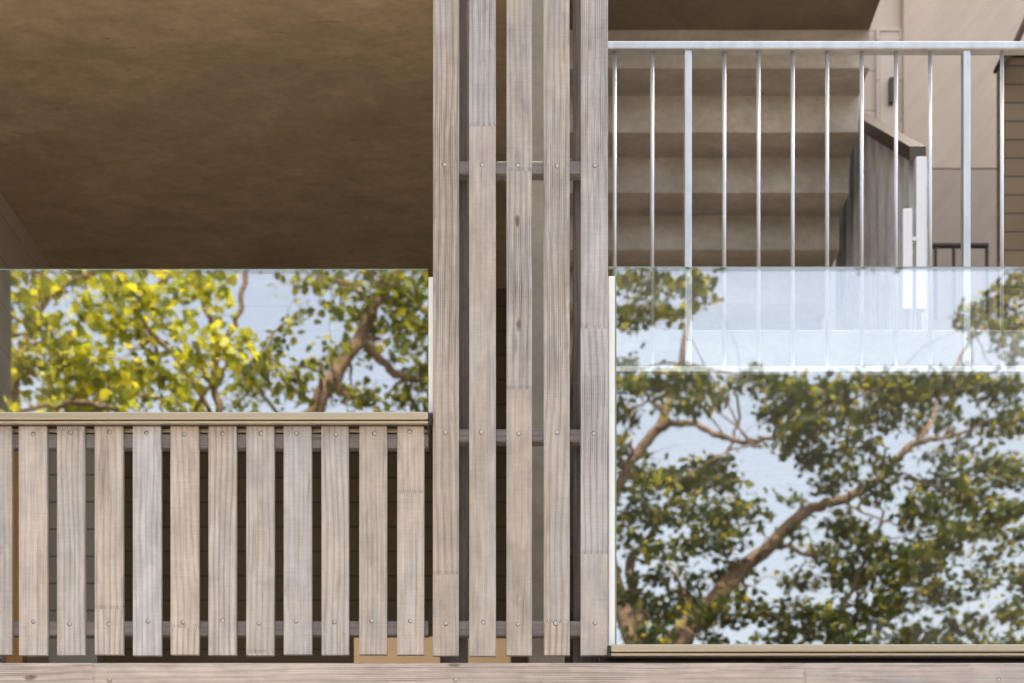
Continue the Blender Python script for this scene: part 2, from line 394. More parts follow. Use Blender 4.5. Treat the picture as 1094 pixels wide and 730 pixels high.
# ------------------------------------------------------------------ left slatted balustrade
bal = thing('slatted_balustrade', 'low run of short weathered timber slats under the left glass pane', 'balustrade', P(220, 702, D))
SL = [(20,50.3),(60.8,90.5),(101,131.3),(141.8,172),(182,212.3),(222.3,252.3),(262.8,292.8),(303,333),(343.5,372.6),(383.6,413.2),(424.2,453)]
SL = [(-20-40.4*k-.3, 11.8-40.4*k-2.3) for k in (5,4,3,2,1)] + [(-18.5, 12.3)] + SL
JS = {2: (650,), 1: (461,), 4: (671,), 7: (466,), 12: (528,), 8: (), 6: (697,), 3: ()}
for i, (x0, x1) in enumerate(SL):
    k = i-5
    s = pplank('slat', x0, x1, 455.6, 699.6+random.uniform(-.6,.9), D, D+.022, M['slat'], bal,
               {2:(461,), 3:(651,), 5:(671,), 11:(527,), 6:(), 7:(698,), -1:(500,)}.get(k, ()), tilt=random.uniform(-.0012,.0012))
    if x1 > -60:
        screw((x0+x1)/2+random.uniform(-1.5,1.5), 463.5+random.uniform(-2.2,2.2), D-.0002, s)
        screw((x0+x1)/2+random.uniform(-1.5,1.5), 665.3+random.uniform(-2.4,2.4), D-.0002, s)
pplank('rail', -230, 457.5, 463.5, 478.5, D+.023, D+.06, M['rail'], bal, axis='x')
pplank('rail', -230, 457.5, 663.5, 679, D+.023, D+.06, M['rail'], bal, axis='x')
ch = pmesh('mounting_strip', -230, 457, 456.5, 462, D+.024, D+.05, M['anod'], bal)

# ------------------------------------------------------------------ left glass balustrade
gl = thing('glass_balustrade', 'left glass pane reflecting bright yellow green leaves, in a champagne metal channel above the slats', 'glass pane', P(220, 452, D))
def pane(px0, px1, py0, py1, d, parent, th=.0155):
    bm = nb(); a, b = P(px0, py1, d), P(px1, py0, d); box(bm, a.x, b.x, d, d+th, a.z, b.z)
    bm.normal_update()
    for f in bm.faces: f.material_index = 0 if abs(f.normal.y) > .5 else 1
    o = link('pane', bm, M['glass'], parent, origin=(a.x, d, a.z)); o.data.materials.append(M['glass_edge']); return o
pane(-230, 457.2, 288.2, 447, D+.03, gl)
pmesh('pane_edge', -230, 457.2, 287.5, 288.1, D+.03, D+.0455, M['glass_edge'], gl, 0)
pmesh('edge_profile', 457.8, 463.5, 296, 441, D+.028, D+.05, M['white_metal'], gl)
def channel(px0, px1, yt, m_parent, end_right, d=4.972):
    """sill profile: sloping nosing, dark groove, lower lip and a rubber gasket"""
    y1, y2, y3, y4 = yt+8.3, yt+9.6, yt+12.4, yt+15
    a = pmesh('glazing_channel', px0, px1, yt, y1, d, 5.075, M['anod'], m_parent, .004)
    pmesh('groove', px0+.5, px1-.5, y1, y2, d+.012, 5.07, M['anod_dark'], m_parent, 0)
    pmesh('lower_lip', px0, px1, y2, y3, d+.004, 5.072, M['anod'], m_parent, .002)
    pmesh('gasket', px0+1, px1-1, y3, y4, d+.022, 5.06, M['rubber'], m_parent, 0)
    if end_right: pmesh('end_cap', px1+.1, px1+3.2, yt+1.5, y3+1.2, d+.004, 5.07, M['rubber'], a, .002)
    else: pmesh('end_cap', px0-3.6, px0-.1, yt+1.5, y3+1.5, d+.004, 5.07, M['rubber'], a, .002)
channel(-230, 457.5, 440, gl, True)

# ------------------------------------------------------------------ right glass balustrade
gr = thing('glass_balustrade', 'tall right glass pane reflecting a dark branching tree, standing on a champagne metal sill', 'glass pane', P(880, 702, D))
pane(658.5, 1330, 285.6, 695, D+.03, gr)
pmesh('pane_edge', 650, 1330, 284.9, 285.5, D+.03, D+.0455, M['glass_edge'], gr, 0)
pmesh('edge_profile', 650, 656.8, 295, 694, D+.026, D+.052, M['white_metal'], gr)
pmesh('seal', 657, 658.6, 290, 694, D+.03, D+.046, M['glass_edge'], gr, 0)
channel(652.6, 1330, 688.2, gr, False)
pmesh('sill_shadow_strip', 642, 1330, 703.5, 712, D+.03, D+.07, M['underboard'], gr, .001)  # dark strip painting in the shadow under the sill

# ------------------------------------------------------------------ timber beam along the foot
bt = thing('timber_beam', 'wide horizontal weathered timber beam along the foot of the facade', 'beam', P(547, 790, 4.97))
b_ = pplank('board', -260, 1360, 708.4, 790, 4.97, 5.1, M['beam'], bt, (98, 858, -190), axis='x')
for px in (117, 487, 1067): screw(px, 726.5 if px < 500 else 704.5+22, 4.9698, b_)

# ------------------------------------------------------------------ upper level railing
RD = 5.6
rl = thing('steel_railing', 'galvanised steel railing with thin round balusters above the right glass pane', 'railing', P(870, 400, RD))
pmesh('handrail', 628, 1330, 43.6, 52.2, RD-.014, RD+.03, M['steel'], rl, .004)
pmesh('bottom_rail', 628, 1330, 391, 397.2, RD-.012, RD+.022, M['steel_pale'], rl, .002)
def rod(px, w):
    bm = nb(); a, b = P(px, 391, RD), P(px, 51.5, RD); r = w*RD/F/2
    tube(bm, [a+Vector((0,r,0)), b+Vector((0,r,0))], [r, r], 14); return link('baluster', bm, M['steel'], rl, True, origin=a)
for px in (656.8, 697, 774, 810.6, 847.2, 884, 921, 957.6, 994.2, 1071, 1108, 1145, 1182, 1219, 1256, 1293): rod(px, 4.4)
for px in (735.4, 1033.2, 1331):
    p = pmesh('post', px-3.8, px+3.8, 51.8, 391, RD-.006, RD+.03, M['steel'], rl, .002)
    for y in (362, 386):
        bm = nb(); c = P(px, y, RD); bmesh.ops.create_cone(bm, segments=10, radius1=.0075, radius2=.006, depth=.008, cap_ends=True, matrix=Matrix.Translation(c+Vector((0,-.011,0))) @ Matrix.Rotation(math.pi/2, 4, 'X'))
        link('bolt', bm, M['screw'], p, origin=c)

# ------------------------------------------------------------------ concrete landing, walls below it
ZS = lambda py, d: EYE+(VY-py)*d/F
ld = thing('concrete_landing', 'pale concrete landing slab behind the steel railing', 'landing', (1.8, 5.65, ZS(398, 5.65)))
zt, zb = ZS(352.5, 5.66), ZS(400, 5.66)
bmesh_box('slab', .16, 4.2, 5.66, 8.3, zb, zt, M['conc_slab'], ld)
bmesh_box('bounce_absorber', .16, 4.2, 5.70, 8.3, zt+.001, zt+.012, M['absorber'], ld, 0)  # unseen dark sheet added to cut light bouncing up to the stair soffits
lw = bmesh_box('wall', .16, 1.9, 8.12, 8.3, ZS(655, 8.12), zb-.003, M['conc_pier'], ld)
pr = tag(bmesh_box('concrete_pier', 1.52, 2.6, 6.96, 7.3, 0, zb-.004, M['conc_pier']), 'grey concrete pier seen faintly through the right glass pane', 'pier')
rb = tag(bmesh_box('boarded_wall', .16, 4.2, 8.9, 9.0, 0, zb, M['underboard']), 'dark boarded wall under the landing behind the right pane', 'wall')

# ------------------------------------------------------------------ staircase seen from below
st = thing('concrete_staircase', 'stepped underside of a concrete staircase behind the steel railing', 'staircase', (.9, 8.46, EYE+2.5))
bm = nb(); XS0, XS1 = .12, 1.655
prof = [(8.46, EYE+4.52)]; z = EYE+4.52; d = 8.46
for k in range(9):
    z -= .18; prof.append((d, z)); d += .27; prof.append((d, z))
prof += [(d+.05, z+.1), (d+.05, z+.5), (8.46, EYE+4.52+.30)]
va = [bm.verts.new((XS0, y, zz)) for y, zz in prof]; vb = [bm.verts.new((XS1, y, zz)) for y, zz in prof]
n = len(prof)
for i in range(n): bm.faces.new((va[i], va[(i+1)%n], vb[(i+1)%n], vb[i]))
bm.faces.new(va); bm.faces.new(vb[::-1]); bmesh.ops.recalc_face_normals(bm, faces=bm.faces)
es = [e for e in bm.edges if abs(e.verts[0].co.x-e.verts[1].co.x) > 1]
bmesh.ops.bevel(bm, geom=es, offset=.003, segments=1, affect='EDGES')
link('flight', bm, M['conc_stair'], st, origin=(.9, 8.46, EYE+3))
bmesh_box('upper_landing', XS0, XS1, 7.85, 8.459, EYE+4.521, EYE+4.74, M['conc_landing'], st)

# boarded balustrade of the second flight
sb = thing('boarded_stair_balustrade', 'sloping balustrade of grey upright boards with a brown handrail beside the concrete stairs', 'balustrade', (1.75, 7.8, EYE+2))
zl = lambda y: EYE+3.60+(y-7.76)*.593
bm = nb(); y = 7.80; k = 0
while y < 9.75:
    off = .03*(k % 2); w = .098
    r0 = bmesh.ops.create_cube(bm, size=1.0)['verts']
    for v in r0:
        yy = y + (v.co.y+.5)*w; top = v.co.z > 0
        v.co = Vector((1.755-off + (v.co.x+.5)*.03, yy, (zl(yy)-.03) if top else EYE+1.0+(yy-7.8)*.2))
    y += w+.012; k += 1
link('upright_boards', bm, M['grey_vert'], sb, origin=(1.75, 7.8, EYE+2))
bm = nb()
r0 = bmesh.ops.create_cube(bm, size=1.0)['verts']
for v in r0:
    yy = 7.78 if v.co.y < 0 else 9.9
    v.co = Vector((1.70 + (v.co.x+.5)*.072, yy, zl(yy) + (v.co.z+.5)*.065-.03))
link('handrail', bm, M['brown_rail'], sb, origin=(1.75, 7.8, EYE+3.6))
np_ = pmesh('newel_post', 978.8, 990, 167, 330, 7.68, 7.72, M['steel_pale'], sb, .003)
pmesh('newel_post', 964.5, 975, 222.5, 330, 7.66, 7.70, M['steel_pale'], sb, .003)
pmesh('bracket', 975.1, 978.7, 253, 257, 7.675, 7.695, M['steel_pale'], np_, 0)

# ------------------------------------------------------------------ back of the stairwell
wl = thing('panelled_wall', 'pale veneer panelled wall at the back of the stairwell', 'wall', (2.6, 11, EYE+2))
xa, xb = P(965, 0, 11).x, P(1072, 0, 11).x
bmesh_box('upper_panel', xa, xb+1.4, 11, 11.04, ZS(181, 11)+.006, 10.4, M['veneer'], wl)
bmesh_box('reflection_panel', xa, xb+1.4, 11, 11.04, 1.0, ZS(181, 11), M['veneer_reflect'], wl)  # darker veneer copy, paints in the reflection of a glass balustrade
dw = thing('cream_boarded_wall', 'cream boarded wall with a flush door left of the veneer panels', 'wall', (2.2, 11.05, EYE+2))
bmesh_box('boarding', 0.2, xa-.003, 11.05, 11.15, 0.5, 10.4, M['cream_boards'], dw)
dr = pmesh('door', 940, 961, 33, 300, 11.03, 11.05, M['door'], dw, .002)
pmesh('handle', 950.5, 955.5, 82, 109, 10.99, 11.03, M['brown_rail'], dr, .003)
bm = nb(); 
pbox(bm, 936.5, 939.8, 30, 300, 11.02, 11.05); pbox(bm, 961.2, 964, 30, 300, 11.02, 11.05); pbox(bm, 939.9, 961.1, 30, 32.8, 11.021, 11.05)
link('frame', bm, M['cream_boards'], dr, origin=P(950, 300, 11.02))
lv = thing('dark_louvred_wall', 'dark brown horizontally boarded wall at the right edge', 'wall', (3.3, 8.9, EYE))
xl = P(1073, 0, 8.9).x
bmesh_box('boarding', xl, 4.4, 8.9, 9.05, 0.5, ZS(61, 8.9), M['louvre'], lv)
bmesh_box('coping', xl-.012, 4.4, 8.88, 9.07, ZS(61, 8.9)+.001, ZS(56.5, 8.9), M['brown_rail'], lv)
sr = thing('small_dark_railing', 'short dark brown metal railing low before the veneer panels', 'railing', P(1027, 300, 10.4))
pmesh('top_rail', 997, 1056.5, 259.5, 263, 10.4, 10.44, M['brown_rail'], sr, .003)
for px in (1000, 1019.5, 1034, 1055): pmesh('upright', px-1.2, px+1.2, 263.1, 340, 10.405, 10.435, M['brown_rail'], sr, 0)
bm = nb()
r0 = bmesh.ops.create_cube(bm, size=1.0)['verts']
pa, pb = P(1085, 44, 8.6), P(1125, -45, 8.6)
for v in r0:
    q = pa if v.co.x < 0 else pb
    v.co = Vector((q.x, 8.6+(v.co.y+.5)*.3, q.z+(v.co.z-.5)*.05))
tag(link('sloping_beam', bm, M['underboard'], origin=pa), 'dark brown beam sloping up in the top right corner', 'beam')

# ------------------------------------------------------------------ left loggia: ceiling, walls
HZ = EYE+3.5
cl = thing('concrete_ceiling', 'brown stained concrete ceiling over the left balcony', 'ceiling', (-1.2, 5.3, HZ))
yj = 1885*3.5/(1040-64.5)
bmesh_box('slab', -2.34, .07, 5.3, yj-.0025, HZ, HZ+.25, M['conc_ceiling'], cl, 0)
bmesh_box('slab', -2.34, .07, yj+.0025, 9.0, HZ+.0015, HZ+.25, M['conc_ceiling'], cl, 0)
sw = tag(bmesh_box('side_wall', -2.60, -2.343, 5.32, 9.0, .0, HZ+.25, M['side_boards'], None, .002), 'beige boarded side wall of the left balcony running back under the concrete ceiling', 'wall')
bw = thing('back_wall', 'dark boarded back wall of the left balcony glimpsed between the slats', 'wall', (-1.2, 9, 0))
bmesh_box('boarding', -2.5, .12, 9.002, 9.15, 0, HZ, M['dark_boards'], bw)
gp = tag(bmesh_box('grey_partition', P(52,0,7.6).x, P(104,0,7.6).x, 7.6, 7.7, 0, ZS(476, 7.6), M['grey_boards']), 'grey horizontally boarded partition behind the slats at far left', 'partition')
op = tag(bmesh_box('timber_post', P(6,0,7.0).x, P(24,0,7.0).x, 7.0, 7.07, 0, ZS(476, 7.0), M['orange_post']), 'orange brown timber post behind the leftmost slats', 'post')
cb = tag(bmesh_box('plywood_panel', P(378,0,6.6).x, P(546,0,6.6).x, 6.6, 6.64, 0, ZS(680, 6.6), M['orange_panel']), 'honey coloured plywood panel low behind the slats left of the screen', 'panel')
pw = tag(bmesh_box('party_wall', P(566,0,5.45).x, .125, 5.45, 9.0, 0, EYE+4.52, M['conc_wall']), 'grey concrete party wall seen through the gaps of the tall slatted screen', 'wall')

# ------------------------------------------------------------------ the storeys above, out of the picture, that keep the facade in shade
up = thing('apartment_building', 'upper storeys of the apartment building above the balconies, with an unseen rear wall raised to block sun', 'building', (0, 7, 7))
bmesh_box('upper_storey', -6.5, .08, 5.35, 12.4, HZ+.26, 7.6, M['cream_boards'], up)
bmesh_box('upper_storey', .083, 1.66, 8.0, 11.0, EYE+5.3, 9.0, M['cream_boards'], up)
bmesh_box('rear_sun_blocker', .083, 9.0, 12.0, 12.4, 0, 14.2, M['cream_boards'], up)  # unseen, raised far above the storeys to keep sun off the stair handrail
bmesh_box('side_wing', 4.42, 9.0, 5.35, 11.99, 0, 7.6, M['cream_boards'], up)
bmesh_box('side_wing', -6.5, -2.62, 5.35, 12.4, 0, HZ+.255, M['cream_boards'], up)

# ------------------------------------------------------------------ ground
M['earth'] = ground_mat('dark_earth', (.055,.043,.034), (.085,.070,.056), 3)
M['bounce_ground'] = ground_mat('pale_bounce_ground', (.44,.40,.35), (.54,.50,.44), 14)
def sheet(name, x0, x1, y0, y1, z, m):
    bm = nb(); vs = [bm.verts.new(p) for p in ((x0,y0,z),(x1,y0,z),(x1,y1,z),(x0,y1,z))]; bm.faces.new(vs)
    o = link(name, bm, m); o['kind'] = 'structure'; return o
sheet('ground', -400, 400, -400, 400, 0, M['earth'])
sheet('bounce_sheet', -9, .6, -0.6, 5.6, .004, M['bounce_ground'])  # unseen pale sheet, cut to bounce light up on the left side only

# ------------------------------------------------------------------ trees in the garden, seen mirrored in the panes
GY = D+.03
def R(px, py, r):                                        # a point of the garden from where its mirror image stands
    q = P(px, py, r); return Vector((q.x, 2*GY-r, q.z))
LEAF = [(0,0),(.22,.10),(.46,.05),(.40,.26),(.62,.42),(.40,.50),(.42,.72),(.20,.70),(0,1.0),(-.20,.70),(-.42,.72),(-.40,.50),(-.62,.42),(-.40,.26),(-.46,.05),(-.22,.10)]
def leaves_mesh(name, centres, size, m, parent):
    n = len(centres); lf = np.array(LEAF); k = len(lf)
    c = np.asarray(centres)
    ang = RNG.uniform(0, 2*np.pi, n)
    nz = RNG.normal(0, .62, (n, 3)); nz[:, 2] += .85; nz /= np.linalg.norm(nz, axis=1)[:, None]
    t = np.stack([np.cos(ang), np.sin(ang), np.full(n, -.35)], 1)
    t -= nz*(t*nz).sum(1)[:, None]; t /= np.linalg.norm(t, axis=1)[:, None]
    s = np.cross(nz, t); sz = size*RNG.uniform(.6, 1.15, n)
    curl = -(np.abs(lf[:, 0])*.35 + (lf[:, 1]-.3)**2*.35)
    v = c[:, None, :] + sz[:, None, None]*(lf[None, :, 0:1]*s[:, None, :] + lf[None, :, 1:2]*t[:, None, :] + curl[None, :, None]*nz[:, None, :])
    me = bpy.data.meshes.new(name); v = v.reshape(-1, 3)
    me.vertices.add(len(v)); me.vertices.foreach_set('co', v.ravel())
    me.loops.add(n*k); me.loops.foreach_set('vertex_index', np.arange(n*k, dtype=np.int32))
    me.polygons.add(n); me.polygons.foreach_set('loop_start', np.arange(0, n*k, k, dtype=np.int32))
    me.polygons.foreach_set('loop_total', np.full(n, k, dtype=np.int32))
    me.materials.append(m); me.update(calc_edges=True)
    o = bpy.data.objects.new(name, me); C.objects.link(o)
    if parent: o.parent = parent; o.location = -Vector(parent.location)
    return o
def smooth_path(pts, rads, sub=5, jit=.011):
    P2, R2 = [], []
    for i in range(len(pts)-1):
        p0, p1, p2, p3 = pts[max(i-1,0)], pts[i], pts[i+1], pts[min(i+2, len(pts)-1)]
        for s in range(sub):
            t = s/sub
            q = .5*((2*p1)+(p2-p0)*t+(2*p0-5*p1+4*p2-p3)*t*t+(3*p1-p0-3*p2+p3)*t**3)
            P2.append(q+Vector([random.gauss(0, jit) for _ in range(3)])*(1 if i+s else 0)); R2.append(rads[i]*(1-t)+rads[i+1]*t)
    P2.append(pts[-1]); R2.append(rads[-1]); return P2, R2
def tree(name, label, cat, base, limbs, clusters, extra, leafm, size, twigs=2.0):
    """limbs: lists of (px, py, r, width_px); clusters: (px, py, rx, ry, r, n); extra: (x, y, z, rx, rz, n) for the crown outside the panes"""
    t = thing(name, label, cat, base)
    bm = nb(); allp = []
    for li, lb in enumerate(limbs):
        if isinstance(lb[0], Vector): pts, rad = [q for q in lb[::2]], [q for q in lb[1::2]]
        else: pts = [R(a, b, r) for a, b, r, w in lb]; rad = [w*r/F/2 for a, b, r, w in lb]
        pts, rad = smooth_path(pts, rad)
        tube(bm, pts, rad, 9); allp += [(p, r) for p, r in zip(pts, rad)]
    cen = []
    def puff(c, e, n):
        # spray of twigs with leaf tufts, so the clump has gaps
        m = max(3, int(n/9))
        for q in range(m):
            while True:
                u = RNG.uniform(-1, 1, 3)
                if (u**2).sum() < 1: break
            k = np.array([c.x, c.y, c.z]) + u*np.array(e)
            cen.extend(k + RNG.normal(0, 1, (9, 3))*np.array([.13, .13, .085])*size/.13)
        # a twig from the nearest limb point to the clump
        bp, br = min(allp, key=lambda a: (a[0]-c).length)
        if (bp-c).length < twigs:
            m1 = bp.lerp(c, .5)+Vector((random.gauss(0,.08), random.gauss(0,.08), random.gauss(.05,.06)))
            r0 = min(br*.5, .03)
            q, rr = smooth_path([bp, m1, c], [r0, r0*.65, r0*.25], 4, .015); tube(bm, q, rr, 5)
            for _ in range(4):
                d_ = Vector((random.uniform(-1,1)*e[0], random.uniform(-1,1)*e[1], random.uniform(-1,1)*e[2]))
                tube(bm, [c, c+d_*.5+Vector((0,0,.03)), c+d_], [r0*.3+.002, r0*.22+.002, .002], 4)
    for (px, py, rx, ry, r, n) in clusters:
        s = r/F; puff(R(px, py, r), (rx*s, max(rx, ry)*s*.9, ry*s), n)
    for (x, y, z, rx, rz, n) in extra: puff(Vector((x, y, z)), (rx, rx, rz), n)
    link('trunk', bm, M['bark'], t, True)
    leaves_mesh('crown', cen, size, leafm, t)
    return t

def crown_extra(n, cx, cy, cz, R_, zr, keep, dens):
    out = []
    while len(out) < n:
        a, q = random.uniform(0, 2*math.pi), math.sqrt(random.random())
        x, y = cx+R_*q*math.cos(a), cy+R_*q*math.sin(a); z = cz+random.uniform(-1, 1)*zr*math.sqrt(max(0, 1-q*q*.8))
        # mirror image of the point, in picture coordinates
        r = 2*GY-y
        if r < 9: continue
        px, py = VX+x*F/r, VY-(z-EYE)*F/r
        if keep(px, py): out.append((x, y, z, .75, .45, dens))
    return out

# bright tree in front of the left pane
RL = 16.0
left_cl = []
for (px, py, rx, ry, n) in [(25,300,26,16,120),(60,310,26,18,120),(40,350,26,24,170),(75,365,26,16,110),(30,400,26,22,170),(70,410,34,22,230),(110,320,24,20,170),(125,345,24,20,180),
        (150,310,30,16,150),(100,390,34,24,240),(140,400,26,24,150),(175,415,28,22,190),(120,430,34,16,160),(185,350,12,18,60),(165,335,22,22,130),(60,435,40,14,130),(205,300,24,12,110),(190,295,22,10,80),
        (230,330,12,10,35),(240,365,24,14,100),(205,375,14,14,60),(215,395,20,14,80),(255,375,16,10,60),(195,430,24,12,90),(90,292,40,8,90),(160,375,20,14,70),(12,330,10,20,50),(225,292,20,10,60)]:
    left_cl.append((px, py, rx, ry, RL+random.uniform(-1.1, 1.7), int(n*.72)))
tb = R(150, 560, RL); tb0 = Vector((R(90,0,RL).x, 2*GY-RL, 0))
limbsL = [[tb0, .19, tb0+Vector((.1,0,1.8)), .16, R(60,600,RL), .12, R(20,480,RL), .09, R(8,380,RL), .07, R(-5,300,RL), .05],
          [(60,600,RL,13),(190,510,RL,11),(232,455,RL,8.5),(228,405,RL,8),(229,370,RL,8),(225,345,RL,6),(216,315,RL,5),(210,270,RL,4)],
          [(229,372,RL,7),(246,350,RL,6),(256,320,RL,6),(264,285,RL,5),(270,230,RL,3)],
          [(190,510,RL,9),(130,442,RL+.4,7),(75,432,RL+.5,6),(20,440,RL+.7,4)],
          [(20,480,RL,12),(18,400,RL+.4,8),(30,345,RL+.6,7),(60,310,RL+.8,6),(110,285,RL+1,4)],
          [(232,455,RL,5),(185,380,RL,4.5),(150,335,RL,5),(158,310,RL+.3,5),(182,294,RL+.3,3)],
          [(228,405,RL,5),(215,425,RL,5),(208,440,RL,5)]]
exL = crown_extra(46, -3.2, -6.2, 7.6, 3.3, 2.9, lambda px, py: (py < 270 or py > 470 or px < -30) and px < 230, 110)
tree('bright_maple_tree', 'yellow green leafy tree mirrored in the left part of the left pane', 'tree', tuple(tb0), limbsL, left_cl, exL, M['leaf_bright'], .10)

# forked tree mirrored at the right end of the left pane
RM = 19.0
mid_cl = []
for (px, py, rx, ry, n) in [(330,296,18,8,60),(352,302,18,12,80),(370,318,18,14,90),(395,300,26,14,130),(425,305,28,18,170),(440,335,24,22,170),(410,340,22,20,130),(385,335,14,12,70),(445,370,18,18,110),(425,375,14,12,60),
        (320,335,14,6,36),(300,352,10,6,18),(294,368,8,8,22),(280,387,16,12,70),(300,400,22,12,80),(275,415,20,14,90),(330,395,22,10,60),(352,390,14,14,70),(345,415,18,14,80),(262,400,16,14,80),(375,415,22,14,90),(400,425,22,12,80),(430,420,24,16,120),(450,400,14,16,80),(310,425,10,8,20),(255,432,24,12,80),(390,375,10,8,26),(362,375,10,9,36),(455,300,12,18,80)]:
    mid_cl.append((px, py, rx, ry, RM+random.uniform(-1.2, 1.2), int(n*.72)))
mb0 = Vector((R(285,0,RM).x, 2*GY-RM, 0))
limbsM = [[mb0, .26, mb0+Vector((.05,0,2)), .22, R(300,540,RM), .16, R(338,434,RM), .09, R(361,395,RM), .075, R(386,360,RM), .065, R(400,325,RM), .05, R(425,285,RM), .045, R(440,200,RM), .02],
          [(386,362,RM,12),(398,372,RM,9),(414,391,RM,9),(430,401,RM,9),(452,406,RM,7),(480,400,RM,5)],
          [(338,434,RM,9),(352,410,RM,7),(375,425,RM,5)],
          [(400,325,RM,8),(370,305,RM+.3,3.5),(335,292,RM+.3,2)],
          [(338,434,RM,6),(300,405,RM,4),(285,375,RM,3),(300,345,RM,2.5),(325,333,RM,1.5)],
          [(410,300,RM,8),(440,320,RM+.5,7),(455,335,RM+.5,7),(490,350,RM+.7,5)]]
exM = crown_extra(40, -1.6, -9.0, 9.3, 3.6, 3.0, lambda px, py: (py < 268 or py > 470) or (462 < px < 640), 90)
tree('forked_tree', 'forked tree with mid green leaves mirrored at the right end of the left pane', 'tree', tuple(mb0), limbsM, mid_cl, exM, M['leaf_mid'], .094)

# big spreading tree mirrored in the right pane
RR = 20.0
rc = []
for (px, py, rx, ry, n) in [(672,300,16,14,60),(690,330,26,14,90),(672,335,16,14,70),(735,298,16,14,70),(748,315,12,14,50),(722,335,10,8,30),
        (668,400,14,18,80),(690,412,20,10,80),(725,408,30,10,120),(760,420,24,12,90),(740,430,26,8,80),(670,440,14,14,60),(665,480,10,16,40),
        (800,405,20,10,50),(830,412,30,12,120),(860,425,30,16,150),(835,440,20,14,90),(890,420,28,12,110),(870,455,28,12,110),(905,445,20,10,70),(850,470,18,14,80),(880,485,22,14,90),(935,410,28,12,110),(965,420,26,14,120),(920,470,14,12,50),(945,440,24,14,100),
        (1000,415,30,14,140),(1040,410,30,14,130),(1075,420,24,14,110),(990,445,30,12,100),(1060,455,26,12,80),(1085,445,16,20,80),(1010,480,24,10,60),(1040,495,30,12,100),(1080,500,20,20,110),(1000,515,24,14,100),(1035,530,30,16,140),(1075,545,22,14,80),(990,545,26,16,120),
        (690,505,26,12,110),(725,515,34,12,170),(760,500,26,12,120),(775,518,20,10,70),(680,535,20,12,60),(700,550,24,10,80),(745,545,34,10,130),(790,550,34,12,160),(770,575,34,12,150),(846,572,12,8,30),(740,585,24,10,70),(700,590,24,10,60),(670,570,12,14,40),
        (850,535,16,8,30),(880,515,14,14,50),(905,500,16,10,50),(940,495,20,8,50),(900,560,20,12,80),(925,580,26,14,110),(885,590,24,12,90),(950,600,30,16,140),(910,615,28,14,120),(990,590,30,16,140),(1020,575,26,14,110),(1060,600,16,14,40),(1085,580,14,20,60),
        (860,620,24,10,70),(820,655,30,10,100),(870,655,34,12,150),(920,655,34,14,160),(965,640,30,16,150),(1005,635,26,16,120),(1040,625,20,12,60),(850,680,40,10,130),(910,685,40,10,130),(975,680,34,12,130),(1030,670,26,12,80),(1080,655,18,18,80),(1070,690,24,10,70),(790,640,20,8,40),(700,622,30,10,60),(670,640,14,12,50),(740,620,20,8,40),(690,680,28,14,80),(760,690,20,10,40),(720,650,18,10,30),
        (1060,330,16,14,50),(1085,310,18,20,90),(1075,350,18,12,60),(1040,345,22,8,50),(1085,375,16,16,50),(700,300,14,14,40),(735,645,20,14,90),(765,655,24,14,110),(700,650,24,16,110),(780,610,22,12,70),(1090,620,20,20,120),(1050,560,24,14,110),(970,610,30,14,120),(1000,690,40,12,140),(940,520,24,10,60)]:
    rc.append((px, py, rx, ry, RR+random.uniform(-2.2, 2.2), int(n*1.75)))
rb0 = Vector((R(640,0,RR).x, 2*GY-RR, 0))
limbsR = [[rb0, .34, rb0+Vector((.08,0,2.2)), .30, R(700,745,RR), 0.165, R(723,686,RR), 0.132, R(759,650,RR), 0.109, R(787,611,RR), 0.089, R(823,583,RR), 0.076, R(862,547,RR), 0.063, R(894,533,RR), 0.056, R(935,513,RR), 0.046, R(963,484,RR), 0.043, R(983,470,RR), 0.036, R(1014,466,RR), 0.020, R(1066,446,RR), 0.015, R(1120,420,RR), 0.008],
          [R(700,745,RR), 0.125, R(650,600,RR+.6), 0.086, R(655,535,RR+.8), 0.073, R(675,490,RR+.8), 0.059, R(703,455,RR+.8), 0.056, R(722,415,RR+.8), 0.046, R(730,370,RR+.8), 0.036, R(738,310,RR+.8), 0.023, R(745,240,RR+.8), 0.013],
          [(700,458,RR+.8,8),(722,451,RR+.6,7),(745,453,RR+.4,6.5),(762,462,RR+.2,6),(790,469,RR,5.5),(815,476,RR,4)],
          [(762,462,RR+.2,5.5),(800,470,RR-.5,5),(830,464,RR-.7,4.5),(854,444,RR-.8,3.5),(880,437,RR-.8,3),(930,420,RR-1,2)],
          [(775,510,RR+.2,2.5),(779,482,RR+.2,3),(790,445,RR+.2,3),(788,415,RR+.2,2.5),(792,398,RR+.2,1.5)],
          [(805,596,RR,7),(822,585,RR-.3,6),(840,583,RR-.5,5.5),(862,591,RR-.7,4.5),(880,592,RR-.8,3)],
          [R(700,745,RR), 0.086, R(672,610,RR+1.2), 0.059, R(690,580,RR+1.2), 0.050, R(707,552,RR+1.2), 0.040, R(725,525,RR+1.2), 0.030, R(760,505,RR+1.2), 0.013],
          [(983,470,RR,5),(1000,440,RR+.4,4),(1010,415,RR+.5,3.5),(1040,360,RR+.8,3.5),(1062,322,RR+.8,3),(1085,290,RR+.8,2)],
          [(935,513,RR,4),(965,505,RR-.5,2.5),(1000,520,RR-.5,2),(1040,530,RR-.6,1.5)],
          [(894,533,RR,3.5),(920,545,RR+.6,2.5),(960,560,RR+.8,2),(1010,570,RR+.8,1.5)],
          [(735,690,RR+.5,8),(755,640,RR+.6,5),(800,625,RR+.9,3)],
          [(840,640,RR-.4,2),(850,615,RR-.4,2),(860,595,RR-.5,2)],
          [(880,700,RR-1,8),(905,640,RR-1,5),(925,590,RR-1,4),(945,545,RR-1,3)],
          [(1010,455,RR,2.5),(1035,480,RR,2),(1060,500,RR,2)]]
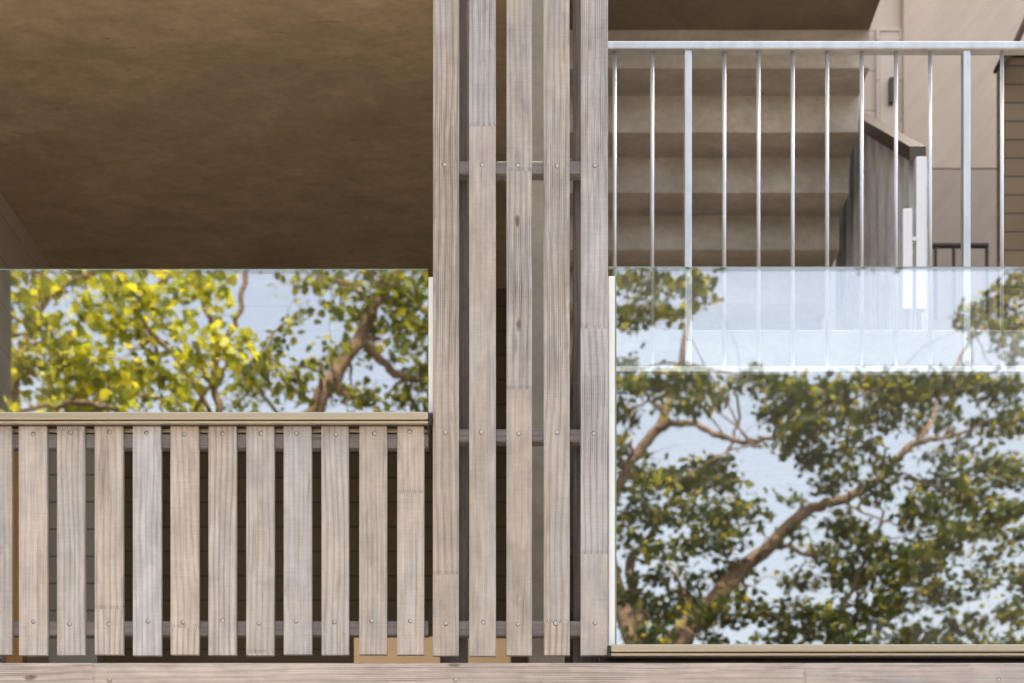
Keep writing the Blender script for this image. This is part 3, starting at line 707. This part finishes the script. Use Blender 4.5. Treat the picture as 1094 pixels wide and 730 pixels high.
exR = crown_extra(70, 3.2, -10.0, 9.3, 5.2, 3.6, lambda px, py: py < 262 or (px > 1110 and py < 720) or (py > 705 and py < 760) or (470 < px < 640 and py < 560), 110)
tree('spreading_tree', 'large spreading dark green tree with orange lit limbs mirrored in the right pane', 'tree', tuple(rb0), limbsR, rc, exR, M['leaf_dark'], .088)

# neighbouring house whose corner shows in the left pane
hx = R(10, 360, 14.2).x; hy = 2*GY-11.2
hs = thing('neighbouring_house', 'dark grey house wall mirrored as a narrow strip at the left edge', 'house', (hx-3, hy-2, 0))
M['render'] = plain('dark_grey_render', (.03,.028,.028), .85, 0, .15, 5)
M['roof'] = plain('slate_roof', (.06,.06,.065), .6, 0, .25, 9)
bmesh_box('wall', hx-4, hx, hy-3, hy, 0, 7.6, M['render'], hs)
bm = nb(); pts = [(hx-4.2, 7.6), (hx+.03, 7.6), (hx-2.1, 9.4)]
fa = [bm.verts.new((x, hy+.1, z)) for x, z in pts]; fb = [bm.verts.new((x, hy-3.1, z)) for x, z in pts]
bm.faces.new(fa); bm.faces.new(fb[::-1])
for i in range(3): bm.faces.new((fa[i], fa[(i+1)%3], fb[(i+1)%3], fb[i]))
bmesh.ops.recalc_face_normals(bm, faces=bm.faces)
link('roof', bm, M['roof'], hs, origin=(hx-2.1, hy, 7.6))
for z in (1.2, 4.2):
    w = bmesh_box('window', hx-3.6, hx-2.4, hy+.002, hy+.05, z, z+1.5, M['white_metal'], hs)
    bmesh_box('pane', hx-3.5, hx-2.5, hy+.052, hy+.06, z+.1, z+1.4, M['rubber'], w, 0)

# ------------------------------------------------------------------ light, sky, camera
EL, AZ = math.radians(60), math.radians(25)               # sun behind the building, to the right
sv = Vector((math.sin(AZ)*math.cos(EL), math.cos(AZ)*math.cos(EL), math.sin(EL)))
sd = bpy.data.lights.new('sun', 'SUN'); sd.energy = 3.2; sd.angle = math.radians(.5); sd.color = (1, .93, .82)
so = bpy.data.objects.new('sun', sd); C.objects.link(so); so.rotation_euler = (-sv).to_track_quat('-Z', 'Y').to_euler(); so.location = sv*60
w = bpy.data.worlds.new('World'); bpy.context.scene.world = w; w.use_nodes = True
nt = w.node_tree; sky = nt.nodes.new('ShaderNodeTexSky'); sky.sky_type = 'NISHITA'; sky.sun_disc = False
sky.sun_elevation = EL; sky.sun_rotation = AZ; sky.air_density = 1.0; sky.dust_density = 5.0; sky.ozone_density = 1.0
bg = nt.nodes['Background']; bg.inputs[1].default_value = .15; hs_ = nt.nodes.new('ShaderNodeHueSaturation'); hs_.inputs['Saturation'].default_value = .70
nt.links.new(sky.outputs[0], hs_.inputs['Color']); nt.links.new(hs_.outputs[0], bg.inputs[0])

cd = bpy.data.cameras.new('camera'); co = bpy.data.objects.new('camera', cd); C.objects.link(co)
co.location = (0, 0, EYE); co.rotation_euler = (math.radians(90), 0, 0)
cd.sensor_width = 36; cd.lens = 36*F/1094; cd.shift_x = (547-VX)/1094; cd.shift_y = (VY-365)/1094
cd.clip_end = 2000; cd.dof.use_dof = True; cd.dof.focus_distance = D; cd.dof.aperture_fstop = 4.2
S = bpy.context.scene; S.camera = co
S.render.resolution_x, S.render.resolution_y = 1024, 683
S.view_settings.view_transform = 'Standard'; S.view_settings.look = 'None'; S.view_settings.gamma = 1; S.view_settings.exposure = 2.4
S.view_settings.use_white_balance = True; S.view_settings.white_balance_temperature = 7200; S.view_settings.white_balance_tint = 11
